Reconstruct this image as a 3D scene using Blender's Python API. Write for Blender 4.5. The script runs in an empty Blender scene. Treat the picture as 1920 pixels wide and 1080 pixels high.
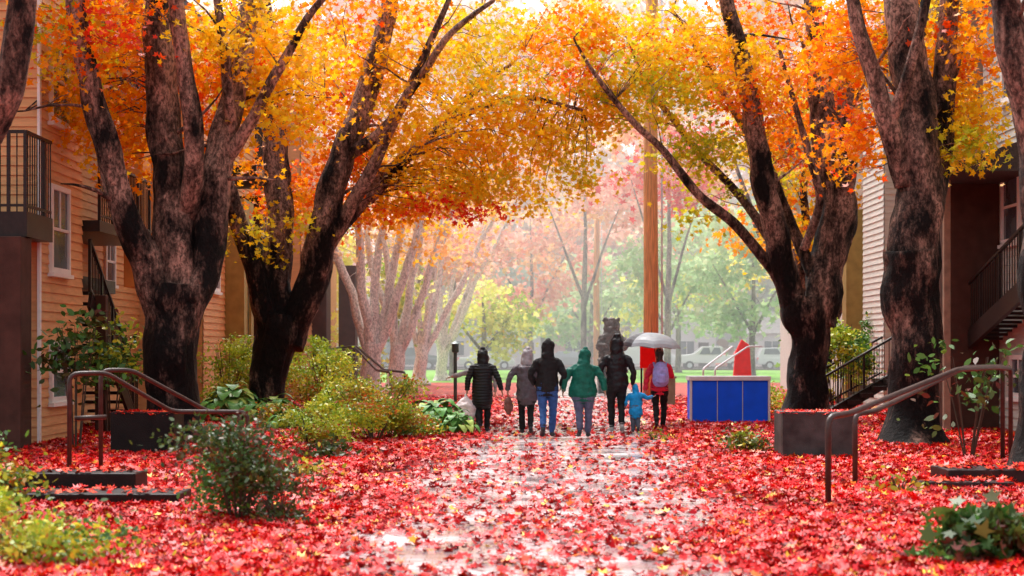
import bpy, math, random
import numpy as np
from mathutils import Vector, noise, kdtree
random.seed(7); rng=np.random.default_rng(7)
S=bpy.context.scene
S.view_settings.view_transform='Standard'; S.view_settings.look='None'; S.view_settings.exposure=0
COL=S.collection
# ------------------------------------------------------------ basics
class MB:
    def __init__(s): s.v=[]; s.f=[]; s.m=[]
    def add(s,vs,fs,mi=0):
        o=len(s.v); s.v.extend([tuple(a) for a in vs]); s.f.extend([tuple(i+o for i in f) for f in fs]); s.m.extend([mi]*len(fs))
    def box(s,a,b,mi=0):
        x0,y0,z0=a; x1,y1,z1=b
        s.add([(x0,y0,z0),(x1,y0,z0),(x1,y1,z0),(x0,y1,z0),(x0,y0,z1),(x1,y0,z1),(x1,y1,z1),(x0,y1,z1)],
              [(3,2,1,0),(4,5,6,7),(0,1,5,4),(1,2,6,5),(2,3,7,6),(3,0,4,7)],mi)
    def beam(s,p,q,w,h,mi=0):
        p=Vector(p);q=Vector(q);d=(q-p).normalized()
        a=d.cross(Vector((0,0,1)))
        if a.length<.05:a=Vector((1,0,0))
        a.normalize(); b=a.cross(d); vs=[]
        for c in (p,q):
            for i,j in ((-1,-1),(1,-1),(1,1),(-1,1)): vs.append(c+a*i*w/2+b*j*h/2)
        s.add(vs,[(3,2,1,0),(4,5,6,7),(0,1,5,4),(1,2,6,5),(2,3,7,6),(3,0,4,7)],mi)
    def tube(s,pts,rad,n=8,mi=0,rough=0,seed=0,cap=True):
        pts=[Vector(p) for p in pts]; vs=[];fs=[]; up=Vector((0.01,1,0.02)); N=len(pts)
        for i,p in enumerate(pts):
            d=(pts[min(i+1,N-1)]-pts[max(i-1,0)]).normalized()
            a=d.cross(up)
            if a.length<.1: a=d.cross(Vector((1,0,0)))
            a.normalize(); b=d.cross(a)
            r=rad[i] if hasattr(rad,'__len__') else rad
            for k in range(n):
                t=2*math.pi*k/n; rr=r
                if rough:
                    q=Vector((math.cos(t)*1.3,math.sin(t)*1.3,p.z*1.1+seed)); q2=Vector((math.cos(t)*4.2,math.sin(t)*4.2,p.z*1.5+seed))
                    rr=r*(1+rough*.8*noise.noise(q)+rough*.45*noise.noise(q*3.1)+rough*.6*noise.noise(q2))
                vs.append(p+a*math.cos(t)*rr+b*math.sin(t)*rr)
        for i in range(N-1):
            for k in range(n):
                k2=(k+1)%n; fs.append((i*n+k,i*n+k2,(i+1)*n+k2,(i+1)*n+k))
        if cap: fs.append(tuple(range(n))[::-1]); fs.append(tuple((N-1)*n+k for k in range(n)))
        s.add(vs,fs,mi)
    def obj(s,name,mats,parent=None,smooth=False,bevel=0,loc=None):
        me=bpy.data.meshes.new(name); me.from_pydata(s.v,[],s.f)
        for m in mats: me.materials.append(m)
        me.polygons.foreach_set('material_index',s.m)
        if smooth: me.polygons.foreach_set('use_smooth',[True]*len(s.f))
        me.update(); o=bpy.data.objects.new(name,me); COL.objects.link(o)
        if parent: o.parent=parent
        if loc: o.location=loc
        if bevel:
            b=o.modifiers.new('b','BEVEL'); b.width=bevel; b.segments=2; b.limit_method='ANGLE'
        return o
def empty(name,loc=(0,0,0),rz=0):
    e=bpy.data.objects.new(name,None); COL.objects.link(e); e.location=loc; e.rotation_euler[2]=rz; e.empty_display_size=.3; return e
def smoothpts(pts,k=5):
    """catmull-rom through (x,y,z,r)"""
    P=[np.array(p,float) for p in pts]; out=[]
    for i in range(len(P)-1):
        p0=P[max(i-1,0)];p1=P[i];p2=P[i+1];p3=P[min(i+2,len(P)-1)]
        for j in range(k):
            t=j/k; out.append(.5*((2*p1)+(-p0+p2)*t+(2*p0-5*p1+4*p2-p3)*t*t+(-p0+3*p1-3*p2+p3)*t**3))
    out.append(P[-1]); return out
# ------------------------------------------------------------ materials
def newmat(name):
    m=bpy.data.materials.new(name); m.use_nodes=True; nt=m.node_tree; return m,nt,nt.nodes['Principled BSDF']
def ramp(nt,stops):
    r=nt.nodes.new('ShaderNodeValToRGB'); e=r.color_ramp.elements
    while len(e)<len(stops): e.new(.5)
    for i,(p,c) in enumerate(stops): e[i].position=p; e[i].color=(*c,1)
    return r
def mat(name,c,rough=.6,var=.25,scale=6,bump=.0,bscale=40,metal=0,stretch=None,spec=.5,coat=0):
    m,nt,b=newmat(name); N=nt.nodes; L=nt.links
    tc=N.new('ShaderNodeTexCoord'); mp=N.new('ShaderNodeMapping'); L.new(tc.outputs['Object'],mp.inputs[0])
    if stretch: mp.inputs['Scale'].default_value=stretch
    n=N.new('ShaderNodeTexNoise'); n.inputs['Scale'].default_value=scale; n.inputs['Detail'].default_value=6; L.new(mp.outputs[0],n.inputs[0])
    lo=tuple(x*(1-var) for x in c); hi=tuple(min(1,x*(1+var)) for x in c)
    r=ramp(nt,[(.3,lo),(.7,hi)]); L.new(n.outputs[0],r.inputs[0]); L.new(r.outputs[0],b.inputs['Base Color'])
    b.inputs['Roughness'].default_value=rough; b.inputs['Metallic'].default_value=metal
    b.inputs['Specular IOR Level'].default_value=spec; b.inputs['Coat Weight'].default_value=coat
    if bump:
        n2=N.new('ShaderNodeTexNoise'); n2.inputs['Scale'].default_value=bscale; n2.inputs['Detail'].default_value=4; L.new(mp.outputs[0],n2.inputs[0])
        bp=N.new('ShaderNodeBump'); bp.inputs['Strength'].default_value=bump; bp.inputs['Distance'].default_value=.02
        L.new(n2.outputs[0],bp.inputs['Height']); L.new(bp.outputs[0],b.inputs['Normal'])
    return m
def leafmat(name,trans=.5,gloss=.12,rough=.4):
    m=bpy.data.materials.new(name); m.use_nodes=True; nt=m.node_tree; N=nt.nodes; L=nt.links
    b=N['Principled BSDF']; o=N['Material Output']
    a=N.new('ShaderNodeAttribute'); a.attribute_name='leafcol'
    L.new(a.outputs['Color'],b.inputs['Base Color']); b.inputs['Roughness'].default_value=rough; b.inputs['Specular IOR Level'].default_value=gloss*2
    if trans:
        t=N.new('ShaderNodeBsdfTranslucent'); L.new(a.outputs['Color'],t.inputs[0])
        mx=N.new('ShaderNodeMixShader'); mx.inputs[0].default_value=trans
        L.new(b.outputs[0],mx.inputs[1]); L.new(t.outputs[0],mx.inputs[2]); L.new(mx.outputs[0],o.inputs[0])
    return m
def barkmat(name,dark,light,lo=.42,hi=.62,grad=.09,mul=.8):
    m,nt,b=newmat(name); N=nt.nodes; L=nt.links
    tc=N.new('ShaderNodeTexCoord'); mp=N.new('ShaderNodeMapping'); mp.inputs['Scale'].default_value=(1,1,.4); L.new(tc.outputs['Object'],mp.inputs[0])
    n=N.new('ShaderNodeTexNoise'); n.inputs['Scale'].default_value=1.9; n.inputs['Detail'].default_value=10; n.inputs['Roughness'].default_value=.72; L.new(mp.outputs[0],n.inputs[0])
    # bark gets darker towards the root
    sx=N.new('ShaderNodeSeparateXYZ'); L.new(tc.outputs['Object'],sx.inputs[0])
    mr=N.new('ShaderNodeMapRange'); mr.inputs[1].default_value=0; mr.inputs[2].default_value=6.5; mr.inputs[3].default_value=-grad; mr.inputs[4].default_value=grad; L.new(sx.outputs['Z'],mr.inputs[0])
    ad0=N.new('ShaderNodeMath'); ad0.operation='ADD'; L.new(n.outputs[0],ad0.inputs[0]); L.new(mr.outputs[0],ad0.inputs[1])
    mid=tuple((a*.65+c*.35) for a,c in zip(dark,light))
    r=ramp(nt,[(lo,dark),((lo+hi)/2,mid),(hi,light)]); L.new(ad0.outputs[0],r.inputs[0])
    mp2=N.new('ShaderNodeMapping'); mp2.inputs['Scale'].default_value=(1.3,1.3,.8); L.new(tc.outputs['Object'],mp2.inputs[0])
    n2=N.new('ShaderNodeTexNoise'); n2.inputs['Scale'].default_value=14; n2.inputs['Detail'].default_value=8; n2.inputs['Roughness'].default_value=.7; n2.inputs['Distortion'].default_value=.4; L.new(mp2.outputs[0],n2.inputs[0])
    r2=ramp(nt,[(.42,(.1,.08,.07)),(.58,(1.3,1.22,1.18))]); L.new(n2.outputs[0],r2.inputs[0])
    mx=N.new('ShaderNodeMixRGB'); mx.blend_type='MULTIPLY'; mx.inputs[0].default_value=mul; L.new(r.outputs[0],mx.inputs[1]); L.new(r2.outputs[0],mx.inputs[2])
    L.new(mx.outputs[0],b.inputs['Base Color']); b.inputs['Roughness'].default_value=.6; b.inputs['Specular IOR Level'].default_value=.15
    bp=N.new('ShaderNodeBump'); bp.inputs['Strength'].default_value=1; bp.inputs['Distance'].default_value=.06
    ad=N.new('ShaderNodeMath'); ad.operation='ADD'; L.new(n.outputs[0],ad.inputs[0]); L.new(n2.outputs[0],ad.inputs[1])
    L.new(ad.outputs[0],bp.inputs['Height']); L.new(bp.outputs[0],b.inputs['Normal'])
    return m
BARK=barkmat('bark',(.008,.005,.005),(.46,.28,.22),.46,.63,.085)
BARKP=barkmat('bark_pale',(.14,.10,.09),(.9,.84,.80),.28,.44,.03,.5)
LEAF=leafmat('autumn_leaf',.5); LEAFG=leafmat('fallen_leaf',.0,.07,.35); LEAFD=leafmat('distant_leaf',.45,.05); LEAFS=leafmat('shrub_leaf',.3,.15)
DARKM=mat('dark_steel',(.022,.013,.012),.4,.3,12,.15,60,spec=.3)
RAILM=mat('rail_paint',(.05,.028,.024),.35,.3,10,.1,60,spec=.35)
CONC=mat('concrete',(.09,.065,.055),.55,.4,5,.4,40)
WHITE=mat('white_paint',(.8,.78,.75),.5,.05)
GLASS=mat('window_glass',(.08,.10,.12),.12,.5,1.5)
# ------------------------------------------------------------ leaves
MAPLE=np.array([(0,-.35),(.36,-.42),(.27,-.12),(.58,.12),(.19,.15),(0,.62),(-.19,.15),(-.58,.12),(-.27,-.12),(-.36,-.42)])
OVAL=np.array([(0,-.5),(.24,-.2),(.24,.15),(0,.5),(-.24,.15),(-.24,-.2)])
BLOB=np.array([(0,-.5),(.42,-.3),(.3,.05),(.5,.3),(0,.55),(-.35,.35),(-.5,-.05)])
PAL=dict(orange=[(.95,.31,.004),(.95,.42,.006),(.93,.22,.004),(.95,.52,.012),(.95,.36,.004),(.85,.08,.006)],
 amber=[(.95,.48,.008),(.95,.60,.014),(.95,.37,.006),(.93,.66,.02)],
 gold=[(.93,.66,.02),(.87,.68,.03),(.95,.50,.01),(.66,.62,.03)],
 yg=[(.58,.58,.02),(.78,.70,.03),(.92,.60,.02),(.40,.48,.02)],
 red=[(.85,.04,.012),(.9,.10,.015),(.78,.02,.012)],
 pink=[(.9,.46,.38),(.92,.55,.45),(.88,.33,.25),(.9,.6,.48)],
 palegreen=[(.50,.68,.36),(.42,.6,.30),(.62,.72,.4),(.7,.72,.44)],  # pale sets: distance haze is put into the leaf colour
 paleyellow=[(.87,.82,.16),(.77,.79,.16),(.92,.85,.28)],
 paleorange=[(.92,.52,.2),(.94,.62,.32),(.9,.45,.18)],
 ygreen=[(.34,.46,.03),(.5,.55,.04),(.22,.36,.03),(.65,.62,.05)],
 green=[(.07,.19,.03),(.12,.27,.04),(.04,.11,.02)],
 mixy=[(.3,.36,.03),(.6,.48,.04),(.5,.12,.02),(.13,.23,.03)],
 dkgreen=[(.03,.07,.018),(.05,.10,.02),(.14,.03,.02),(.09,.13,.025)])
def leafmesh(name,C,size,col,m,parent=None,tmpl=MAPLE,flat=None):
    C=np.asarray(C,float); n=len(C); size=np.asarray(size).reshape(n,1,1); k=len(tmpl)
    if flat is None:
        nz=rng.normal(size=(n,3)); nz[:,2]=np.abs(nz[:,2])+.25
    else:
        nz=rng.normal(size=(n,3))*flat; nz[:,2]=1
    nz/=np.linalg.norm(nz,axis=1,keepdims=True)
    t=rng.normal(size=(n,3)); a=np.cross(nz,t); a/=np.linalg.norm(a,axis=1,keepdims=True); b=np.cross(nz,a)
    x=tmpl[:,0][None,:,None]; y=tmpl[:,1][None,:,None]
    cv=(rng.uniform(-.6,.8,size=(n,1,1)))*(x*x+y*y)+.15*np.abs(x)
    V=C[:,None,:]+size*(a[:,None,:]*x+b[:,None,:]*y+nz[:,None,:]*cv)
    me=bpy.data.meshes.new(name); me.vertices.add(n*k); me.vertices.foreach_set('co',V.astype(np.float32).ravel())
    me.loops.add(n*k); me.loops.foreach_set('vertex_index',np.arange(n*k,dtype=np.int32))
    me.polygons.add(n); me.polygons.foreach_set('loop_start',np.arange(n,dtype=np.int32)*k)
    at=me.attributes.new('leafcol','FLOAT_COLOR','POINT')
    c4=np.ones((n,k,4),np.float32); c4[:,:,:3]=np.clip(np.asarray(col),0.003,.97)[:,None,:]
    at.data.foreach_set('color',c4.ravel()); me.materials.append(m); me.update(calc_edges=True); me.validate()
    o=bpy.data.objects.new(name,me); COL.objects.link(o)
    if parent: o.parent=parent
    return o
def sprays(blobs,leafsize,per=22,spread=.3):
    CC=[];KK=[];SP=[]
    for (x,y,z,rx,ry,rz,cnt,pal) in blobs:
        P=PAL[pal]
        for i in range(int(cnt)):
            d=rng.normal(size=3); d/=np.linalg.norm(d); d*=rng.uniform(.1,1)**.5
            c=np.array((x+d[0]*rx,y+d[1]*ry,z+d[2]*rz)); SP.append(c)
            n=int(per*rng.uniform(.5,1.5)); sp=spread*rng.uniform(.6,1.4)
            q=rng.normal(size=(n,3))*np.array((sp,sp,sp*.5)); q[:,2]-=.25*np.abs(q[:,0])
            CC.append(c+q)
            base=np.array(P[rng.integers(len(P))]); k=base[None,:]*rng.uniform(.78,1.1,size=(n,1))
            alt=np.array([P[j] for j in rng.integers(len(P),size=n)]); w=rng.uniform(0,.5,size=(n,1))
            KK.append(k*(1-w)+alt*w)
    return np.concatenate(CC),np.concatenate(KK),SP
# ------------------------------------------------------------ trees
def tree(name,base,u,limbs,blobs,bark=BARK,leaf=.125,per=26,spread=.3,ox=0,oy=0,roughn=.2,twigs=True,dens=1.75,branchy=3,lm=LEAF):
    """limbs and blobs are drawn in tree units (u metres each) with origin ox,oy at the root; third figure of limb point = offset in depth (m)"""
    e=empty(name,(0,0,0)); mb=MB(); nodes=[]
    bx,by=base
    def T(p): return (bx+(p[0]-ox)*u, by+p[2], (oy-p[1])*u, p[3]*u)
    for li,l in enumerate(limbs):
        pts=smoothpts([T(p) for p in l],10)
        for i,p in enumerate(pts):
            f=.22*p[3] if li==0 else .35*p[3]; p[0]+=f*noise.noise(Vector((p[2]*1.3,li*3.1,bx))); p[1]+=f*noise.noise(Vector((p[2]*1.3,li*5.7,by+9)))
        if li==0:
            for p in pts:
                if p[2]<.5: p[3]*=1+.5*((.5-p[2])/.5)**2
        mb.tube([p[:3] for p in pts],[p[3] for p in pts],22 if pts[0][3]>.12 else 8,0,roughn,li*7+bx)
        for p in pts:
            if p[2]>2.2: nodes.append(p)
        if li>0:
            for k in range(branchy):
                p=pts[int(len(pts)*random.uniform(.3,.98))-1]
                if p[2]<2.8: continue
                r=max(.010,p[3]*random.uniform(.14,.28)); L=random.uniform(1.0,2.4)
                d=Vector((random.uniform(-1,1),random.uniform(-.7,.7),random.uniform(.1,.9))).normalized()
                q=[Vector(p[:3])]; 
                for s_ in range(5):
                    d=(d+Vector((random.uniform(-.3,.3),random.uniform(-.3,.3),random.uniform(-.25,.2)))).normalized(); q.append(q[-1]+d*L/5)
                rr=[r*(1-.17*i) for i in range(6)]
                mb.tube(q,rr,5)
                for w,rw in zip(q[2:],rr[2:]): nodes.append(np.array((*w,rw)))
    B=[]
    for b in blobs:
        cx,cy,rx,ry,dy,rd,cnt,pal=b
        B.append((bx+(cx-ox)*u,by+dy,(oy-cy)*u,rx*u,rd,ry*u,cnt*(dens if cy>-60 else .85),pal))
    C,K,SP=sprays(B,leaf,per,spread)
    if twigs and nodes:
        NP=np.array([n[:3] for n in nodes])
        for j,s_ in enumerate(SP):
            if j%3: continue
            dd=np.linalg.norm(NP-s_,axis=1)+ (NP[:,2]>s_[2])*.8; i=int(dd.argmin())
            if dd[i]>4.5: continue
            a=Vector(NP[i]); c=Vector(s_); m1=a.lerp(c,.35)+Vector((0,0,.12*dd[i]))+Vector(rng.normal(size=3)*.06); m2=a.lerp(c,.7)+Vector((0,0,.1*dd[i]))+Vector(rng.normal(size=3)*.08)
            r0=min(.02,.006+.005*dd[i]); mb.tube([a,m1,m2,c],[r0,r0*.75,r0*.5,.003],4,0,cap=False)
    mb.obj('trunk_and_limbs',[bark],e,smooth=True)
    keep=C[:,2]>.3
    C=C[keep];K=K[keep]
    leafmesh('leaves',C,rng.uniform(.6,1.25,size=len(C))*leaf,K,lm,e)
    return e
tree('maple_tree',(-5.67,28.4),1/112,[
 [(325,845,0,60),(325,760,0,49),(327,650,0,48),(330,560,0,53),(332,530,0,46)],
 [(318,600,0,36),(285,500,-.1,31),(250,415,-.3,27),(215,280,-.5,24),(190,150,-.7,20),(165,0,-.9,16),(130,-170,-1,9),(110,-260,-1,4)],
 [(330,590,.1,44),(330,470,.1,38),(320,350,.2,34),(305,215,.3,30),(298,100,.3,27),(290,0,.3,23),(275,-170,.4,14),(270,-300,.4,5)],
 [(345,600,0,36),(375,500,.2,34),(395,395,.3,31),(412,270,.5,27),(438,130,.8,23),(455,0,1,19),(480,-170,1.2,11),(500,-270,1.2,4)],
 [(405,310,.5,14),(455,245,.3,12),(520,140,.1,9.5),(585,30,0,7),(650,-40,0,4)],
 [(350,420,.2,20),(375,300,-.3,19),(360,150,-.5,16),(345,0,-.7,13),(340,-150,-.9,6)],
 [(430,250,.5,12),(425,150,.2,10),(410,20,.2,8),(390,-100,.2,4)],
],[(215,60,130,110,1.8,1.4,42,'orange'),(130,180,75,110,1.5,1,24,'amber'),(340,90,160,130,2.2,1.2,46,'orange'),(500,70,130,120,1.2,1.6,44,'amber'),
 (230,20,110,60,-.7,.6,12,'orange'),(250,60,60,50,-.7,.6,5,'red'),(110,80,60,80,-.3,.8,10,'yg'),(200,-170,300,140,.5,3,34,'orange'),(450,-150,200,130,.5,3,26,'amber'),(530,190,80,80,1,1,14,'amber'),(280,270,160,60,2.4,.8,18,'orange'),(230,210,70,70,1.2,.7,8,'orange'),
 (160,110,60,90,-.9,.4,7,'orange'),(400,60,60,60,-.4,.4,5,'amber')],
 ox=325,oy=835)
tree('maple_tree',(-5.48,37.9),1/84,[
 [(497,800,0,38),(500,740,0,34),(512,680,0,35),(528,620,0,40),(532,590,0,34)],
 [(520,640,0,24),(492,540,-.2,21),(462,440,-.4,18),(438,370,-.5,16),(430,290,-.6,12),(450,180,-.6,8),(455,60,-.6,4)],
 [(525,640,0,30),(520,520,.2,27),(524,400,.3,25),(518,290,.4,23),(508,180,.5,19),(495,60,.5,15),(490,-60,.5,8),(485,-160,.5,4)],
 [(540,650,0,30),(580,540,0,30),(615,420,-.2,28),(645,310,-.3,25),(690,190,-.3,21),(722,70,-.3,17),(742,-50,-.3,10),(750,-150,-.3,4)],
 [(588,500,0,19),(650,405,.3,16),(725,322,.6,13),(800,255,.9,10),(865,180,1.2,7),(960,100,1.6,4)],
 [(690,375,.3,10),(800,262,.2,8),(890,210,0,6.5),(980,190,-.3,5),(1090,215,-.5,3)],
 [(650,300,-.3,13),(720,260,-.8,10),(790,170,-1.2,8),(850,90,-1.5,6),(930,30,-1.6,3)],
 [(600,490,0,14),(690,350,-.6,12),(740,250,-.9,10),(800,130,-1.2,7),(860,0,-1.5,4)],
],[(620,100,130,150,1.5,1.5,48,'orange'),(780,110,150,150,1,2,60,'amber'),(610,320,110,100,1.6,1.2,34,'orange'),(800,300,150,90,.8,1.5,50,'amber'),
 (940,120,130,130,0,2,50,'gold'),(960,250,130,80,0,1.6,44,'amber'),(860,345,130,40,0,1,26,'gold'),(1060,260,60,80,0,1,16,'gold'),(1085,340,25,35,0,.5,7,'gold'),(510,340,60,90,1,1,14,'orange'),
 (840,385,110,25,.4,.8,8,'red'),(560,420,60,40,0,.8,6,'gold'),(1060,100,90,110,.5,2,26,'orange'),(480,450,50,40,-.5,.5,4,'gold'),(800,-110,350,100,0,3,40,'orange'),(690,60,150,100,-1.2,.6,18,'orange'),(700,400,60,30,1,1,10,'orange'),
 (830,230,130,80,-1.2,.7,20,'amber'),(640,220,60,90,1.3,.6,12,'orange'),(980,365,50,35,.2,.8,9,'gold'),(760,385,80,30,.5,.8,9,'amber')],
 ox=500,oy=790)
tree('maple_tree',(6.55,37.9),1/84,[
 [(1508,800,0,44),(1512,730,0,37),(1515,650,0,35),(1512,590,0,44),(1512,560,0,40)],
 [(1495,600,0,26),(1460,500,-.2,24),(1438,410,-.4,22),(1412,290,-.6,20),(1398,180,-.6,18),(1362,60,-.8,14),(1335,-60,-1,9),(1320,-150,-1,4)],
 [(1528,610,0,34),(1552,500,.1,33),(1566,400,.2,32),(1556,290,.2,28),(1540,170,.3,23),(1528,60,.3,19),(1520,-60,.3,12),(1515,-160,.3,4)],
 [(1475,545,0,13),(1430,490,-.2,11),(1370,425,-.5,9),(1300,372,-.8,8),(1240,300,-1,7),(1180,245,-1.2,6),(1110,165,-1.5,4),(1070,100,-1.6,2)],
 [(1450,470,-.3,10),(1390,370,.3,8),(1330,300,.6,7),(1270,220,.9,6),(1220,150,1,4),(1180,60,1,2)],
 [(1520,520,0,12),(1480,400,.5,10),(1445,300,.8,9),(1380,190,1,7),(1330,100,1.2,5),(1270,0,1.4,3)],
 [(1560,420,.2,20),(1578,320,-.2,19),(1575,200,-.4,15),(1590,80,-.6,12),(1610,-60,-.6,6)],
 [(1500,470,-.2,9),(1525,380,-.6,8),(1500,290,-.8,7),(1470,200,-1,5),(1440,90,-1,3)],
],[(1150,110,110,110,0,2,40,'gold'),(1290,90,120,110,.5,2,40,'amber'),(1225,190,130,65,0,1.5,30,'yg'),(1420,90,120,120,1.2,1.8,50,'orange'),(1600,140,60,150,1.3,1,30,'orange'),
 (1500,220,90,80,1.4,1,24,'orange'),(1330,270,90,50,.2,1,14,'yg'),(1340,350,60,50,.6,1,6,'yg'),(1240,290,90,30,0,1,6,'yg'),(1120,200,80,60,0,1,16,'amber'),(1410,190,70,60,-.8,.6,14,'orange'),(1350,-100,330,90,0,3,40,'orange'),(1090,60,70,60,0,1,16,'orange'),(1295,420,20,20,0,.3,2,'yg'),
 (1370,150,80,70,-1.4,.6,10,'amber'),(1240,90,60,60,1,.8,8,'red'),(1560,120,50,90,-.9,.4,9,'orange')],
 ox=1510,oy=790)
tree('maple_tree',(6.65,28.4),1/112,[
 [(1705,845,0,52),(1712,760,0,45),(1712,650,0,47),(1708,550,0,52),(1702,470,0,50)],
 [(1704,500,0,48),(1714,380,0,44),(1718,250,.1,40),(1708,130,.2,36),(1698,0,.2,32),(1690,-150,.2,18),(1685,-280,.2,5)],
 [(1722,470,.2,28),(1752,350,.4,25),(1775,220,.5,23),(1788,90,.6,20),(1795,-60,.6,15),(1805,-230,.6,5)],
 [(1695,350,0,22),(1655,230,-.2,19),(1628,150,-.3,16),(1598,60,-.4,13),(1575,-40,-.4,10),(1550,-190,-.4,4)],
 [(1650,260,-.2,12),(1690,140,-.5,10),(1720,0,-.6,8),(1740,-100,-.6,3)],
],[(1610,60,90,110,1.6,1.2,34,'orange'),(1800,160,60,130,1.5,1,26,'amber'),(1830,60,60,90,.5,1,18,'orange'),(1795,275,45,40,0,.6,8,'yg'),(1730,30,90,90,1.5,.8,16,'gold'),(1700,-170,250,130,.5,3,34,'orange'),(1840,250,50,40,1.2,.8,8,'gold'),(1640,240,50,70,2,.8,12,'orange'),(1840,180,40,70,.4,.6,9,'amber')],
 ox=1705,oy=835)
tree('maple_tree',(-6.75,20.0),1/160,[
 [(-56,920,0,54),(-50,760,0,46),(-40,560,0,44),(-26,420,0,42)],
 [(-28,460,0,38),(20,300,0,32),(78,170,-.1,30),(110,40,-.1,28),(134,-120,-.2,20),(150,-300,-.2,7)],
 [(-40,450,0,36),(-80,250,.2,28),(-120,50,.3,20),(-150,-150,.4,7)]],
 [(60,-190,250,110,.5,2,22,'orange'),(-150,-80,150,150,0,1.5,16,'orange')],ox=-56,oy=911)
tree('maple_tree',(6.55,21.0),1/152,[
 [(1955,930,0,60),(1965,760,0,50),(1965,560,0,50),(1962,430,0,46)],
 [(1962,460,0,40),(1935,290,0,32),(1908,160,-.1,30),(1880,30,-.1,27),(1855,-110,-.2,18),(1840,-260,-.2,6)],
 [(1966,450,0,36),(2010,250,.2,28),(2040,50,.3,20),(2060,-150,.4,7)]],
 [(1850,-190,260,110,.5,2,22,'orange'),(2060,-80,150,150,0,1.5,16,'orange')],ox=1955,oy=898)
def rowtree(X,Y,lean,seed,pals,cnt=60,bark=BARKP,w=.42,h=4.0,sp=2.2):
    random.seed(seed); limbs=[[(0,0,0,w),(0,-.6,0,w*.85),(.05,-1.3,0,w*.85),(.1,-1.8,0,w*.75)]]
    for k in range(5):
        a=(k-2)*.42+random.uniform(-.15,.15)+lean; dy=random.uniform(-1,1)
        l=[(.05,-1.2,0,w*.5),(.1+a*.5,-2.3,dy*.2,w*.42)]
        x=.1+a*.5; z=-2.3
        for j in range(5):
            x+=a*.55+random.uniform(-.15,.15); z-=1.35; l.append((x,z,dy*(.3+.2*j),w*(.4-.065*j)))
        limbs.append(l)
    bl=[(random.uniform(-sp,sp)+lean*3,-random.uniform(h,9.5),1.6,1.0,random.uniform(-1.5,1.5),1.4,cnt/10,random.choice(pals)) for _ in range(14)]
    for i in range(3): bl.append((random.uniform(-.5,3.2),-random.uniform(5.2,7),1.4,.7,random.uniform(-1,1),1.2,cnt/12,random.choice(pals)))
    tree('maple_tree',(X,Y),1.0,limbs,bl,bark=bark,leaf=.2,per=24,spread=.42,branchy=3,dens=1.0)
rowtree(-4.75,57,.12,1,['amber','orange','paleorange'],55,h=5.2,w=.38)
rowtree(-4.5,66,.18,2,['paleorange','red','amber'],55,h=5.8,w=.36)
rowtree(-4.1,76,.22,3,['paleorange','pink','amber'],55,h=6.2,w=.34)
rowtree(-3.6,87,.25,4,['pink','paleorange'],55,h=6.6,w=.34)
rowtree(9.3,52,-.1,5,['amber','gold','orange'],70,bark=BARK)
rowtree(11.5,66,-.1,6,['gold','yg','paleyellow'],70,bark=BARK)
# ------------------------------------------------------------ distant trees
def dtree(X,Y,H,W,pals,z0=2.5,n=60,leaf=.4,r=.2,name='street_tree',per=24,spread=.75):
    limbs=[[(0,0,0,r),(0,-H*.25,0,r*.8),(.1,-H*.5,0,r*.55),(0,-H*.85,0,r*.15)],
      [(0,-H*.25,0,r*.5),(W*.3,-H*.5,.5,r*.3),(W*.6,-H*.7,1,r*.1)],[(0,-H*.28,0,r*.5),(-W*.3,-H*.5,-.5,r*.3),(-W*.6,-H*.72,-1,r*.1)]]
    bl=[]
    for k in range(14):
        t=random.random(); z=z0+(H-z0)*t; ww=W*math.sqrt(max(.1,1-((t-.4)/.65)**2))
        bl.append((random.uniform(-ww,ww)*.8,-z,W*.38,(H-z0)*.13,random.uniform(-W*.5,W*.5),W*.35,n/14,random.choice(pals)))
    tree(name,(X,Y),1.0,limbs,bl,leaf=leaf,per=per,spread=spread,branchy=2,twigs=False,lm=LEAFD,bark=BARKD,dens=1.25)
BARKD=barkmat('bark_grey',(.08,.06,.05),(.4,.34,.3),.36,.55,.03,.6)
random.seed(11)
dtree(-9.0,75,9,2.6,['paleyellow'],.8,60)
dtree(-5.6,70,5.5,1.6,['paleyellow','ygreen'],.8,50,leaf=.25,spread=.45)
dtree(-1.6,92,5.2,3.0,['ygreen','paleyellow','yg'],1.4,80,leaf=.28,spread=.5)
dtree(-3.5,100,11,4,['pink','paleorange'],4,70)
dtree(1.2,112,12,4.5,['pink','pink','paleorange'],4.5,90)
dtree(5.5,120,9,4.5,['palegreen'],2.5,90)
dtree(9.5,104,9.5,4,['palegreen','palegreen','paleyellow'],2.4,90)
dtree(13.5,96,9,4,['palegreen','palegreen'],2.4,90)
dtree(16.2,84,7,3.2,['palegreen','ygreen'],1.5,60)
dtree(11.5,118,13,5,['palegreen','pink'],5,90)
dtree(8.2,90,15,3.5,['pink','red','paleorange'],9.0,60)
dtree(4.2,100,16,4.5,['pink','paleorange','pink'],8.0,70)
def mass():
    bl=[]
    for k in range(190):
        X=random.uniform(-48,62); Y=random.uniform(150,185); z=random.uniform(2,34)
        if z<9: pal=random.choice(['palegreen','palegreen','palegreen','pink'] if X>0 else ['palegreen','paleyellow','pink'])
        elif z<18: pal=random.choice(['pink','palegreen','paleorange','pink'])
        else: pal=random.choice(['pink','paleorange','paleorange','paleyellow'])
        bl.append((X,Y,z,5,3,3.4,22,pal))
    C,K,_=sprays(bl,1,14,1.3)
    K=K*.55+np.array((.95,.9,.85))*.45  # distance haze painted in: leaf colours blended towards off-white
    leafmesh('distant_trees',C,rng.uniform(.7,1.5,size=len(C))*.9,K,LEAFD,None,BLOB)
mass()
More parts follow.
